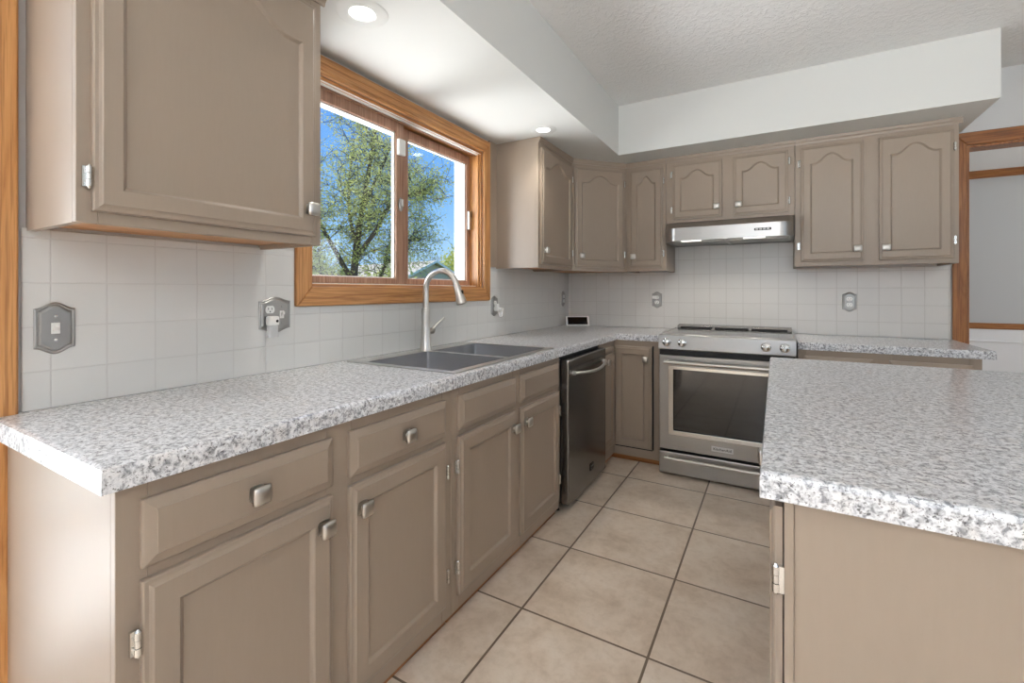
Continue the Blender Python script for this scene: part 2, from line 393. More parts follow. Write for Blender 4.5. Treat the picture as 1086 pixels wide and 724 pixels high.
simple_window('added_window_rear', 'xz', -.4, 2.2, 1.0, 2.3, -3.14)  # unseen window added for rear fill; high sill keeps direct light off the island
simple_window('added_window_side', 'yz', -.8, 1.6, .95, 2.3, 3.94)  # unseen window added so the side fill lamps reach the ceiling
simple_window('added_window_far', 'yz', 4.5, 6.1, .7, 2.2, 3.94)  # unseen window added for the far room's fill lamp

# ------------------------------------------------------------------ kitchen window (sliding)
w1 = bpy.data.objects.new('window_1', None); C.objects.link(w1); w1.location = (W, (WY0+WY1)/2, WZ0); struct(w1)
y0, y1, z0, z1 = WY0, WY1, WZ0, WZ1
oy0, oy1, oz0, oz1 = 1.099, 2.462, 1.118, 2.127
X1 = W+.022
casing_board([(oy0, oz0), (oy1, oz0), (y1, z0), (y0, z0)], 'yz', W, X1, M['oak_y'], w1)
casing_board([(oy0, oz1), (y0, z1), (y1, z1), (oy1, oz1)], 'yz', W, X1, M['oak_y'], w1)
casing_board([(oy0, oz0), (y0, z0), (y0, z1), (oy0, oz1)], 'yz', W, X1, M['oak_z'], w1)
casing_board([(oy1, oz0), (oy1, oz1), (y1, z1), (y1, z0)], 'yz', W, X1, M['oak_z'], w1)
def wpart(mb, name, mat, parent=w1, **k):
    off = w1.location; mb.v = [(x-off.x, y-off.y, z-off.z) for x, y, z in mb.v]; return mb.build(name, mat, parent, **k)
# raised bead along the casing
mb = MB()
for q, x in ((.018, X1+.004), (.046, X1+.003)):
    yy0, yy1, zz0, zz1 = y0-q, y1+q, z0-q, z1+q
    mb.box(X1-.002, x, yy0-.004, yy1+.004, zz1-.004, zz1+.004)
wpart(mb, 'casing_bead', M['oak_y'], bevel=.002)
jt = .014
wpart(MB().box(WO+.01, W, y0, y1, z0, z0+.010), 'sill', M['oak_y'], bevel=.002)
wpart(MB().box(WO+.01, W, y0, y1, z1-jt, z1), 'head_jamb', M['oak_y'])
wpart(MB().box(WO+.01, W, y0, y0+jt, z0+.010, z1-jt).box(WO+.01, W, y1-jt, y1, z0+.010, z1-jt), 'side_jamb', M['oak_z'])
# tracks and stops in the head and sill
wpart(MB().box(W-.050, W-.040, y0+jt, y1-jt, z1-jt-.010, z1-jt), 'head_stop', M['sash_y'], bevel=.002)
wpart(MB().box(W-.038, W-.020, y0+jt, y1-jt, z1-jt-.004, z1-jt).box(W-.009, W-.003, y0+jt, y1-jt, z1-jt-.003, z1-jt).box(W-.052, W-.03, y0+jt, y1-jt, z0+.010, z0+.014), 'track', M['white_plastic'], label='white plastic slide track')
wpart(MB().box(W-.03, W-.012, y1-jt-.012, y1-jt, z0+.010, z1-jt-.012), 'side_stop', M['oak_z'], bevel=.002)
def sash(ya, yb, xa, xb, sl, sr, rb, rt):
    za, zb = z0+.016, z1-.022
    s = wpart(MB().box(xa, xb, ya, ya+sl, za, zb).box(xa, xb, yb-sr, yb, za, zb).box(xa, xb, ya+sl, yb-sr, za, za+rb).box(xa, xb, ya+sl, yb-sr, zb-rt, zb), 'sash', M['sash_z'], bevel=.003)
    xm = (xa+xb)/2
    wpart(MB().box(xm-.003, xm+.003, ya+sl, yb-sr, za+rb, zb-rt), 'pane', M['glass'], s)
    mb = MB(); t = .006
    mb.box(xa-.004, xm, ya+sl, ya+sl+t, za+rb, zb-rt).box(xa-.004, xm, yb-sr-t, yb-sr, za+rb, zb-rt).box(xa-.004, xm, ya+sl+t, yb-sr-t, za+rb, za+rb+t).box(xa-.004, xm, ya+sl+t, yb-sr-t, zb-rt-t, zb-rt)
    wpart(mb, 'glazing_bead', M['white_plastic'], s, label='white glazing bead around the pane')
    return s
s1 = sash(y0+jt, 1.752, W-.078, W-.052, .03, .052, .028, .05)
s2 = sash(1.735, y1-jt, W-.112, W-.084, .085, .032, .03, .05)
# latch, sensor, handle
mb = MB().lathe([(.004, 0), (.017, 0), (.019, .004), (.017, .010), (.006, .012)], (W-.052, 0, 0), 20, 'x')
mb.v = [(x, 1.726+y*.75, 1.617+z*1.9) for x, y, z in mb.v]
lt = wpart(mb, 'latch', M['pewter'], s1, smooth=True, label='grey oval latch on the meeting stile')
wpart(MB().box(W-.044, W-.030, 1.722, 1.732, 1.606, 1.642), 'latch_lever', M['nickel'], lt, bevel=.003)
wpart(MB().box(W-.052, W-.030, 1.699, 1.748, 1.863, 1.945), 'sensor', M['white_plastic'], s1, bevel=.007, seg=3, label='white plastic contact sensor on the meeting stile')
wpart(MB().box(W-.084, W-.066, 2.352, 2.378, 1.565, 1.682), 'pull_handle', M['nickel'], s2, bevel=.005, label='silver pull on the right sash')
# white exterior frame seen through the panes
XO = WO-.05
mb = MB().box(XO, W-.112, y1-jt-.020, y1-jt, z0+.01, z1-jt).box(XO, WO+.01, y0, y0+.02, z0+.01, z1-jt).box(XO, W-.112, y0+.02, y1-jt-.020, z1-jt-.026, z1-jt).box(XO, WO+.01, y0+.02, y1-jt-.020, z0-.02, z0+.01)
wpart(mb, 'exterior_frame', M['white_trim'], label='white exterior window frame')

# ------------------------------------------------------------------ cabinet doors, drawers, hardware
def offset(poly, d):
    """inset a closed ccw polygon by d"""
    n = len(poly); out = []
    for i in range(n):
        p0, p1, p2 = Vector(poly[i-1]), Vector(poly[i]), Vector(poly[(i+1) % n])
        a = (p1-p0).normalized(); b = (p2-p1).normalized()
        na, nb = Vector((-a.y, a.x)), Vector((-b.y, b.x)); m = (na+nb)
        if m.length < 1e-6: m = na
        m.normalize(); k = d/max(.35, m.dot(na)); out.append(tuple(p1+m*k))
    return out
def door_mesh(wd, h, arch=0, fr=.056, t=.019):
    """cabinet door: origin bottom-left of its back plane, front is -y"""
    NA = 40
    ix0, ix1, iz0, iz1 = fr, wd-fr, fr, h-fr
    def archz(x):
        a = abs((x-ix0)/(ix1-ix0)-.5)*2           # 0 centre .. 1 side
        if not arch: return iz1
        if a > .80: q = 0
        elif a > .46: q = .42*((.80-a)/.34)**1.8
        else: q = .42+.58*(1-(a/.46)**2)
        return iz1-arch+arch*q
    xs = [ix1-(ix1-ix0)*i/NA for i in range(NA+1)]
    inner = [(ix0, iz0), (ix1, iz0)]+[(x, archz(x)) for x in xs]
    outer = [(0, 0), (wd, 0)]+[(wd*(1-i/NA), h) for i in range(NA+1)]
    def rect(d): return [(min(max(x, d), wd-d), min(max(z, d), h-d)) for x, z in outer]
    R = lambda poly, y: [(x, y, z) for x, z in poly]
    mb = MB()
    in0 = inner
    rings = [R(outer, 0), R(outer, -t*.55), R(rect(.0025), -t*.70), R(rect(.009), -t*.74), R(rect(.0135), -t*.86), R(rect(.016), -t),
             R(in0, -t), R(offset(in0, .003), -t*.90), R(offset(in0, .008), -t*.58), R(offset(in0, .0105), -t*.50)]
    mb.rings(rings); return mb
def drawer_mesh(wd, h, t=.019):
    o = [(0, 0), (wd, 0), (wd, h), (0, h)]; R = lambda d, y: [(x, y, z) for x, z in offset(o, d)]
    return MB().rings([R(0, 0), R(0, -t*.48), R(.003, -t*.60), R(.020, -t*.90), R(.0215, -t)])
_kn = {}
def knob(parent, x, y, z, mat='nickel', s=.040):
    if 'k' not in _kn:
        mb = MB(); n = 9; grid = []
        mb.lathe([(.0085, 0), (.0075, -.004), (.0055, -.011), (.0065, -.017), (.009, -.019)], (0, 0, 0), 14, 'y')
        def sq(r, y, bulge): 
            pts = []
            for j in range(24):
                a = 2*PI*j/24+PI/4; c, q = math.cos(a), math.sin(a); k = (abs(c)**7+abs(q)**7)**(-1/7); pts.append((r*k*c, y, r*k*q))
            return pts
        h = s/2
        mb.rings([sq(.008, -.017, 0), sq(h*.93, -.0185, 0), sq(h, -.021, 0), sq(h, -.0235, 0), sq(h*.93, -.0262, 0), sq(h*.7, -.0288, 0), sq(h*.35, -.0304, 0), sq(h*.08, -.0308, 0)])
        mb.rings([sq(h*.55, 0, 0), sq(h*.8, -.0012, 0), sq(h*.8, -.003, 0), sq(h*.5, -.004, 0)])
        me_o = mb.build('knob', M[mat], smooth=True); _kn['k'] = me_o.data; bpy.data.objects.remove(me_o)
    return link('knob', _kn['k'], parent, (x, y, z), smooth=True)
def hinge(parent, x, z, side, y=0):
    """chrome wrap hinge; side=-1 the door lies at +x of it"""
    if 'h' not in _kn:
        mb = MB()
        mb.tube([(0, -.012, -.021), (0, -.012, -.0075)], .0058, 10).tube([(0, -.012, -.0065), (0, -.012, .0065)], .0050, 10).tube([(0, -.012, .0075), (0, -.012, .021)], .0058, 10)
        mb.tube([(0, -.012, .021), (0, -.012, .026)], [.0045, .002], 10).tube([(0, -.012, -.026), (0, -.012, -.021)], [.002, .0045], 10)
        mb.box(-.010, .002, -.0075, 0, -.022, .022)
        o = mb.build('hinge', M['chrome'], smooth=True); _kn['h'] = o.data; bpy.data.objects.remove(o)
    return link('hinge', _kn['h'], parent, (x, y, z), smooth=True)
def frame_mb(wd, h, stiles, rails, t=.019):
    mb = MB()
    for a, b, e, f in stiles+rails: mb.box(a, b, 0, t, e, f)
    return mb
def cab_door(t, x0, x1, z0, z1, arch=0, kn=None, hs=None, hz=(.1, .1), fr=.056, gap=0.0):
    d = door_mesh(x1-x0, z1-z0, arch, fr).build('door', M['taupe'], t, (x0, -gap, z0))
    wd, h = x1-x0, z1-z0
    if kn: knob(d, kn[0] if kn[0] >= 0 else wd+kn[0], -.019, kn[1] if kn[1] >= 0 else h+kn[1])
    if hs == 'l':
        for zz in (hz[0], h-hz[1]): hinge(d, -.0065, zz, -1, gap)
    if hs == 'r':
        for zz in (hz[0], h-hz[1]): hinge(d, wd+.0065, zz, 1, gap)
    return d
def cab_drawer(t, x0, x1, z0, z1, kn=True):
    d = drawer_mesh(x1-x0, z1-z0).build('drawer', M['taupe'], t, (x0, 0, z0))
    if kn: knob(d, (x1-x0)/2, -.019, (z1-z0)/2)
    return d
def base_cabinet(label, loc, rotz, wd, depth, cols, side='', group=None, zb=.036, top=WT):
    """cols: list of (x0, x1, knob_on_drawer, door_knob_side, hinge side)"""
    t = thing('base_cabinet', label, 'cabinet', loc, rotz, group)
    h = top
    MB().box(0, .016, .019, depth, zb, h).box(wd-.016, wd, .019, depth, zb, h).box(.016, wd-.016, depth-.01, depth, zb, h).box(.016, wd-.016, .019, depth-.01, zb, zb+.016).build('carcass', M['taupe'], t)
    st = []
    edges = [(0, cols[0][0]+.012)]
    for a, b in zip(cols, cols[1:]): edges.append((a[1]-.012, b[0]+.012))
    edges.append((cols[-1][1]-.012, wd))
    st = [(a, b, zb, h) for a, b in edges]
    rl = []
    for (e0, e1), (f0, f1) in zip(edges, edges[1:]):
        rl += [(e1, f0, zb, .10), (e1, f0, .648, .69), (e1, f0, .79, h)]
    frame_mb(wd, h, st, rl).build('face_frame', M['taupe'], t, bevel=.0012, seg=1)
    MB().box(.002, wd-.002, .024, depth-.02, .0, zb).build('toe_kick', M['dark_oak_y' if rotz else 'dark_oak_x'], t, label='dark wood toe strip')
    for (x0, x1, dk, ks, hs) in cols:
        cab_drawer(t, x0, x1, .68, .803, dk)
        cab_door(t, x0, x1, .09, .658, 0, (.034 if ks == 'l' else -.034, -.066), hs, (.105, .105))
    return t
FX = -.99
A0 = .341
R90 = PI/2
cA = base_cabinet('taupe base cabinet with two drawers and two doors at the near left end', (FX, A0, 0), R90, 1.284-A0, -W+FX,
    [(.376-A0, .781-A0, True, 'r', 'l'), (.836-A0, 1.246-A0, True, 'l', 'r')], group='taupe base cabinets')
B0 = 1.286
cB = base_cabinet('taupe sink base cabinet with two doors and plain false drawer fronts, left of the dishwasher', (FX, B0, 0), R90, 2.210-B0, -W+FX,
    [(1.318-B0, 1.730-B0, False, 'r', 'l'), (1.775-B0, 2.187-B0, False, 'l', 'r')], group='taupe base cabinets')

# corner cabinet, L-shaped
BF = 3.155                           # front plane of the far-wall base cabinets
cc = thing('corner_cabinet', 'taupe corner base cabinet between the dishwasher and the range', 'cabinet', (FX, BF, 0), 0, 'taupe base cabinets')
c0 = 2.842
bm = grid_solid([W-FX+.0, -.019, .019, .318], [c0-BF, .019, B-BF], {(0, 0), (0, 1), (1, 1), (2, 1)}, .036, WT)
bm_build(bm, 'carcass', M['taupe'], cc)
mb = MB()
mb.box(-.019, 0, c0-BF, c0-BF+.03, .036, WT).box(-.019, 0, -.03, 0, .036, WT).box(-.019, 0, c0-BF+.03, -.03, .79, WT).box(-.019, 0, c0-BF+.03, -.03, .036, .10).box(-.019, 0, c0-BF+.03, -.03, .74, .775)
mb.box(0, .03, 0, .019, .036, WT).box(.268, .318, 0, .019, .036, WT).box(.03, .268, 0, .019, .79, WT).box(.03, .268, 0, .019, .036, .105)
mb.build('face_frame', M['taupe'], cc)
mb = MB().box(-.03, .31, .02, .03, 0, .036).box(-.03, -.02, c0-BF+.01, .02, 0, .036)
mb.build('toe_kick', M['dark_oak_x'], cc, label='brown wood toe strip')
p = drawer_mesh(-.026-(c0-BF+.022), .036).build('drawer', M['taupe'], cc, (0, c0-BF+.022, .757), (0, 0, R90))
dn = door_mesh(-.026-(c0-BF+.022), .640, 0, .05).build('door', M['taupe'], cc, (0, c0-BF+.022, .108), (0, 0, R90))
knob(dn, .060, -.019, .60)
db = door_mesh(.262, .694, 0, .05).build('door', M['taupe'], cc, (.004, 0, .103), (0, 0, 0))
knob(db, .222, -.019, .612)
MB().box(.267, .276, -.004, .0, .10, .805).box(.01, .267, -.004, 0, .094, .102).build('gap_shade_strip', M['black'], cc, label='black strip painting the shaded gap beside and below the door')  # black strips on the frame stand in for shade in the gap

# far-wall base cabinet right of the range
cR = base_cabinet('taupe base cabinet right of the range, mostly hidden behind the island', (.112, BF, 0), 0, .895-.112, B-BF,
    [(.143-.112, .461-.112, True, 'r', 'l'), (.530-.112, .860-.112, True, 'l', 'r')], group='taupe base cabinets')

# ------------------------------------------------------------------ wall cabinets
def wall_cabinet(label, loc, rotz, wd, depth, h, doors, crown=.03, fr_side=.03, group='taupe wall cabinets', crown_ends=(0, 0), name='wall_cabinet'):
    t = thing(name, label, 'cabinet', loc, rotz, group)
    MB().box(0, .016, .019, depth, 0, h).box(wd-.016, wd, .019, depth, 0, h).box(.016, wd-.016, .019, depth, h-.016, h).box(.016, wd-.016, depth-.008, depth, .03, h-.016).build('carcass', M['taupe'], t)
    MB().box(.016, wd-.016, .019, depth-.001, .016, .030).build('bottom_panel', M['oak_x' if rotz == 0 else 'oak_y'], t, label='unpainted orange oak underside')
    edges = [(0, doors[0][0]+.012)]+[(a[1]-.012, b[0]+.012) for a, b in zip(doors, doors[1:])]+[(doors[-1][1]-.012, wd)]
    st = [(a, b, 0, h) for a, b in edges]; rl = []
    for (e0, e1), (f0, f1) in zip(edges, edges[1:]): rl += [(e1, f0, 0, doors[0][2]+.012), (e1, f0, doors[0][3]-.012, h)]
    frame_mb(wd, h, st, rl).build('face_frame', M['taupe'], t, bevel=.0012, seg=1)
    prof = [(0, h-.004), (.006, h-.004), (.008, h+.006), (.014, h+.014), (.016, h+crown), (0, h+crown)]
    mb = MB(); mb.rings([[(x, -d, z) for d, z in prof] for x in (-crown_ends[0], wd+crown_ends[1])])
    if crown_ends[1]: mb.box(wd, wd+crown_ends[1], 0, depth, h+.012, h+crown)
    mb.box(0, wd, 0, depth, h, h+crown)
    mb.build('crown_strip', M['taupe'], t)
    for (x0, x1, za, zb, arch, kn, hs, hz) in doors:
        cab_door(t, x0, x1, za, zb, arch, kn, hs, hz, fr=.05)
    return t
UZ = 1.325; UT = 2.112; UH = UT-UZ; CR = ZS-UT-.001
UX = -1.285
N0 = .376
wall_cabinet('large taupe wall cabinet with one arched door, above the single light switch', (UX, N0, UZ), R90, .978-N0, UX-W, UH,
    [(.401-N0, .952-N0, .026, UH-.03, .085, (-.028, .082), 'l', (.072, .11))], CR, crown_ends=(0, .012))
F0 = 2.552
wall_cabinet('taupe wall cabinet right of the window, side panel facing the room', (UX, F0, UZ), R90, 3.100-F0, UX-W, UH,
    [(.028, .525, .026, UH-.03, .06, (.030, .085), 'r', (.1, .1))], CR)
MB_f = MB().box(W, W+.012, 2.463, 2.552, 1.334, ZS-.001)
fp = MB_f; fp.v = [(x-W, y-2.463, z-1.334) for x, y, z in fp.v]
tag(fp.build('filler_panel', M['taupe'], None, (W, 2.463, 1.334)), 'narrow taupe filler strip between the window casing and the wall cabinet', 'panel')
# diagonal corner
UF = 3.44
p0, p1 = Vector((UX, 3.102)), Vector((-.985, UF)); dv = p1-p0; ang = math.atan2(dv.y, dv.x); dl = dv.length
dc = thing('corner_wall_cabinet', 'taupe diagonal corner wall cabinet above the small white display', 'cabinet', (p0.x, p0.y, UZ), 0, 'taupe wall cabinets')
body = [(0, 0), (dv.x, dv.y), (dv.x, B-p0.y), (W-p0.x, B-p0.y), (W-p0.x, 0)]
nv = Vector((-dv.y, dv.x)).normalized()*.019
body2 = [(nv.x*0, .0247), (dv.x-.0247*0, dv.y+.0285), (dv.x, B-p0.y), (W-p0.x, B-p0.y), (W-p0.x, .0247)]
MB().prism(body2, .018, UH, 'xy').build('carcass', M['taupe'], dc)
MB().prism([(x*.98, y+.002) for x, y in body2], .012, .018, 'xy').build('bottom_panel', M['oak_x'], dc, label='unpainted oak underside')
fr = frame_mb(dl, UH, [(0, .035, 0, UH), (dl-.035, dl, 0, UH)], [(.035, dl-.035, 0, .04), (.035, dl-.035, UH-.04, UH)])
fo = fr.build('face_frame', M['taupe'], dc, (0, 0, 0), (0, 0, ang))
prof = [(-.004, UH-.004), (.006, UH-.004), (.008, UH+.006), (.014, UH+.014), (.016, UH+CR), (-.004, UH+CR)]
MB().rings([[(x, -d, z) for d, z in prof] for x in (.006, dl-.006)]).build('crown_strip', M['taupe'], dc, (0, 0, 0), (0, 0, ang))
dd = door_mesh(dl-.045, UH-.056, .055, .05).build('door', M['taupe'], dc, (.02*math.cos(ang), .02*math.sin(ang), .026), (0, 0, ang))
knob(dd, .045, -.019, .085); hinge(dd, dl-.045+.006, .1, 1); hinge(dd, dl-.045+.006, UH-.056-.1, 1)

U0 = -.983
wall_cabinet('narrow taupe wall cabinet left of the range hood', (U0, UF, UZ), 0, -.690-U0, B-UF, UH,
    [(.028, .270, .026, UH-.032, .055, (.032, .085), 'r', (.1, .1))], CR)
H0, HZ = -.688, 1.664
wall_cabinet('short taupe wall cabinet with two small arched doors above the range hood', (H0, UF, HZ), 0, .105-H0, B-UF, UT-HZ,
    [(-.643-H0, -.320-H0, .026, UT-HZ-.028, .05, (-.032, .070), 'l', (.07, .07)), (-.249-H0, .069-H0, .026, UT-HZ-.028, .05, (.032, .070), 'r', (.07, .07))], CR)
G0, GZ = .107, 1.334
wall_cabinet('wide taupe wall cabinet with two tall arched doors right of the range hood', (G0, UF, GZ), 0, .882-G0, B-UF, UT-GZ,
    [(.137-G0, .457-G0, .028, UT-GZ-.028, .055, (-.03, .072), 'l', (.1, .1)), (.530-G0, .857-G0, .028, UT-GZ-.028, .055, (.03, .072), 'r', (.1, .1))], CR, crown_ends=(0, .014))

# ------------------------------------------------------------------ worktops
def bevel_edges(bm, test, wd, seg=3):
    es = [e for e in bm.edges if test(e)]
    bmesh.ops.bevel(bm, geom=es, offset=wd, segments=seg, profile=.6, affect='EDGES', clamp_overlap=True)
CX = W+.635                         # front edge of the left run
CY = B-.625                         # front edge of the far run
CE = .3145
SK = (-1.538, -1.006, 1.322, 2.142)   # sink cut-out
bm = grid_solid([W, SK[0], SK[1], CX, -.672], [CE, SK[2], SK[3], CY, B-.007],
    {(0,0),(1,0),(2,0),(0,1),(2,1),(0,2),(1,2),(2,2),(0,3),(1,3),(2,3),(3,3)}, WT, ZC)
def ftest(e):
    a, b = e.verts[0].co, e.verts[1].co
    if min(a.z, b.z) < ZC-1e-4: return False
    on = lambda f: f(a) and f(b)
    return on(lambda v: abs(v.x-CX) < 1e-4 and v.y < CY+1e-4) or on(lambda v: abs(v.y-CY) < 1e-4 and v.x > CX-1e-4) or on(lambda v: abs(v.y-CE) < 1e-4)
bevel_edges(bm, ftest, .011, 2)
# the wall is narrower than the worktop where the patio casing is: notch handled by the casing thickness
tag(bm_build(bm, 'worktop', M['granite']), 'L-shaped speckled grey worktop holding the sink, under the window', 'worktop')
XE = .944
bm = grid_solid([.112, XE], [CY, B-.021], {(0, 0)}, WT, ZC)
def ftest2(e):
    a, b = e.verts[0].co, e.verts[1].co
    return min(a.z, b.z) > ZC-1e-4 and ((abs(a.y-CY) < 1e-4 and abs(b.y-CY) < 1e-4) or (abs(a.x-XE) < 1e-4 and abs(b.x-XE) < 1e-4))
bevel_edges(bm, ftest2, .009, 2)
tag(bm_build(bm, 'worktop', M['granite']), 'short speckled grey worktop right of the range, ending at the doorway', 'worktop')

# ------------------------------------------------------------------ sink and faucet
sk = thing('kitchen_sink', 'double bowl stainless steel sink set in the worktop under the window', 'sink', ((SK[0]+SK[1])/2, (SK[2]+SK[3])/2, ZC))
ox, oy = sk.location.x, sk.location.y
rx0, rx1, ry0, ry1 = -1.552-ox, -.993-ox, 1.308-oy, 2.156-oy
b1 = (-1.468-ox, -1.030-ox, 1.342-oy, 1.722-oy); b2 = (-1.468-ox, -1.030-ox, 1.752-oy, 2.126-oy)
bm = grid_solid([rx0, b1[0], b1[1], rx1], [ry0, b1[2], b1[3], b2[2], b2[3], ry1],
    {(i, j) for i in range(3) for j in range(5)}-{(1, 1), (1, 3)}, 0, .0045)
bm_build(bm, 'rim', M['steel_rim'], sk, bevel=.002, label='bright brushed steel rim')
def rrect(x0, x1, y0, y1, r, z, n=5):
    pts = []
    for cx, cy, a0 in ((x1-r, y1-r, 0), (x0+r, y1-r, PI/2), (x0+r, y0+r, PI), (x1-r, y0+r, 3*PI/2)):
        for k in range(n+1):
            a = a0+PI/2*k/n; pts.append((cx+r*math.cos(a), cy+r*math.sin(a), z))
    return pts
for q in (b1, b2):
    D = -.20
    mb = MB(); x0, x1, yy0, yy1 = q
    rs = [rrect(x0, x1, yy0, yy1, .012, .004), rrect(x0, x1, yy0, yy1, .012, D+.02), rrect(x0+.006, x1-.006, yy0+.006, yy1-.006, .014, D+.006), rrect(x0+.02, x1-.02, yy0+.02, yy1-.02, .02, D),
          rrect((x0+x1)/2-.05, (x0+x1)/2+.05, (yy0+yy1)/2-.05, (yy0+yy1)/2+.05, .049, D-.004)]
    mb.rings(rs, cap0=False, cap1=True)
    bo = mb.build('bowl', M['steel_sink'], sk, smooth=True)
    c = ((x0+x1)/2, (yy0+yy1)/2, D-.003)
    MB().lathe([(.0, 0), (.03, 0), (.038, .002), (.042, .004), (.044, .002)], c, 24).build('drain', M['chrome'], bo, smooth=True)
fc = thing('faucet', 'brushed steel pull-down faucet with a high arch, at the back of the sink', 'faucet', (-1.506, 1.752, ZC+.0045))
MB().lathe([(.030, 0), (.030, .004), (.027, .02), (.0225, .08), (.0205, .13), (.0215, .17), (.0225, .196), (.019, .199), (.016, .200)], (0, 0, 0), 28).build('body', M['nickel'], fc, smooth=True)
MB().lathe([(.0205, .196), (.0205, .206), (.0135, .208)], (0, 0, 0), 24).build('collar', M['nickel'], fc, smooth=True)
arc = [(0, 0, .2), (0, 0, .24), (0, 0, .29)]
R_ = .087
for k in range(1, 15):
    a = PI-(PI*.93)*k/14
    arc.append((R_+R_*math.cos(a), .0, .305+R_*math.sin(a)))
e = Vector(arc[-1]); tdir = (Vector(arc[-1])-Vector(arc[-2])).normalized()
sp = MB().tube(arc, .0145, 16).build('spout', M['nickel'], fc, rot=(0, 0, math.radians(8)), smooth=True)
hp = [e, e+tdir*.004, e+tdir*.006, e+tdir*.03, e+tdir*.085, e+tdir*.098, e+tdir*.1]
hd = MB().tube(hp, [.0150, .0180, .0165, .018, .025, .026, .019], 20).build('spray_head', M['nickel'], sp, smooth=True)
bq = e+tdir*.045+Vector((.016, 0, 0))
MB().box(bq.x-.004, bq.x+.007, bq.y-.006, bq.y+.006, bq.z-.022, bq.z+.016).build('spray_button', M['black'], hd, bevel=.003, label='black spray button')
MB().tube([(0, .018, .092), (0, .050, .092)], .0155, 16).tube([(0, .050, .092), (0, .060, .094)], [.0165, .013], 16).build('handle_hub', M['nickel'], fc, smooth=True)
lv = MB().tube([(0, .052, .098), (.012, .070, .122), (.03, .098, .150), (.034, .106, .158)], [.0075, .0065, .0055, .004], 10).build('lever', M['nickel'], fc, smooth=True)

# ------------------------------------------------------------------ dishwasher
dw = thing('dishwasher', 'dark stainless dishwasher with a curved bar handle, left of the corner', 'dishwasher', (FX, 2.224, 0), R90)
DWW = .604
MB().box(.004, DWW-.004, .004, .58, .05, WT-.004).build('tub', M['black'], dw)
dmb = MB().box(0, DWW, -.048, 0, 0, .768)
do = dmb.build('door', M['steel_dark'], dw, (0, -.002, .048), bevel=.008, seg=3)
hpts = []
for k in range(13):
    u = k/12; x = .055+(DWW-.11)*u; hpts.append((x, -.048-.012-.040*math.sin(PI*u)**.8, .692-.012*math.sin(PI*u)))
MB().tube(hpts, [.0085]*13, 14).tube([(.055, -.046, .692), (.055, -.064, .692)], .012, 12).tube([(DWW-.055, -.046, .692), (DWW-.055, -.064, .692)], .012, 12).build('handle', M['nickel'], do, smooth=True, label='bright curved bar handle')
MB().box(.004, DWW-.004, -.0495, -.047, .722, .724).build('seam_line', M['black'], do)
bdg = MB().box(.318, .372, -.0505, -.047, .078, .118).build('badge', M['black_gloss'], do, label='small dark badge near the bottom of the door')
MB().box(.324, .328, -.0512, -.05, .088, .110).box(.331, .366, -.0512, -.05, .098, .106).build('badge_lettering', M['pewter'], bdg)
MB().box(.01, DWW-.01, .055, .075, .012, .05).build('kick_plate', M['black'], dw)
for x in (.03, DWW-.03): MB().lathe([(.012, 0), (.012, .006), (.006, .008), (.006, .05)], (x, .03, 0), 12).build('foot', M['black'], dw, smooth=True)
MB().box(-.012, .004, .0, .018, .06, .82).build('mounting_strip', M['steel_x'], dw, label='bright metal side strip')

# ------------------------------------------------------------------ range
RX0, RX1, RY = -.660, .102, 3.04
rg = thing('range', 'stainless steel slide-in range with a dark oven window and four knobs', 'range', (RX0, RY, 0))
RW = RX1-RX0
MB().box(.004, RW-.004, .045, B-RY-.012, .03, .872).build('body', M['black'], rg)
# control panel: sloped front
prof = [(.045, .803), (.004, .803), (.0, .808), (.005, .893), (.012, .900), (.06, .902), (.06, .872), (.045, .872)]
MB().rings([[(x, y, z) for y, z in prof] for x in (0, RW)]).build('control_panel', M['steel_x'], rg, bevel=.002)
MB().box(.006, RW-.006, .06, B-RY-.095, .872, .8995).build('cooktop', M['cooktop'], rg, bevel=.002, label='black glass cooktop')
for x in (0, RW-.006): MB().box(x, x+.006, .06, B-RY-.012, .872, .902).build('side_trim', M['steel_x'], rg)
vt = MB().box(.006, RW-.006, B-RY-.095, B-RY-.012, .872, .892)
vt.rings([[(x, y, z) for y, z in [(B-RY-.095, .892), (B-RY-.085, .918), (B-RY-.02, .924), (B-RY-.012, .892)]] for x in (.006, RW-.006)])
vt = vt.build('rear_vent', M['steel_dark'], rg, bevel=.002, label='dark vent trim along the back')
mb = MB()
for a, b in ((.03, .25), (.27, .49), (.51, .73)): mb.box(a, b, B-RY-.0945, B-RY-.0855, .897, .909)
mb.build('vent_slot', M['black'], vt)
for kx in (.052, .147, .611, .706):
    k = MB().lathe([(.0, -.0), (.026, 0), (.027, -.004), (.0245, -.006), (.0225, -.020), (.0215, -.027), (.018, -.030), (.004, -.031)], (0, 0, 0), 28, 'y').build('knob', M['chrome'], rg, (kx, .0025, .851), (math.radians(-4), 0, 0), smooth=True)
    MB().box(-.0045, .0045, -.037, -.028, -.019, .019).build('knob_grip', M['nickel'], k, bevel=.003)
MB().box(.006, RW-.006, .012, .045, .769, .803).build('gap_shade_block', M['black'], rg, label='black block painting the shaded gap below the control panel')  # black block stands in for the shade in this gap
dz0, dz1 = .167, .767
bm = grid_solid([.006, .090, RW-.090, RW-.006], [dz0, .286, .684, dz1], {(i, j) for i in range(3) for j in range(3)}-{(1, 1)}, .0, .040, 'xz')
od = bm_build(bm, 'oven_door', M['steel_x'], rg, bevel=.003)
MB().box(.080, RW-.080, .012, .018, .276, .694).build('oven_window', M['oven_glass'], od, label='dark glass oven window')
bm = grid_solid([.062, .094, RW-.094, RW-.062], [.262, .290, .680, .700], {(i, j) for i in range(3) for j in range(3)}-{(1, 1)}, -.003, .004, 'xz')
bm_build(bm, 'window_frame', M['chrome'], od, bevel=.0015)
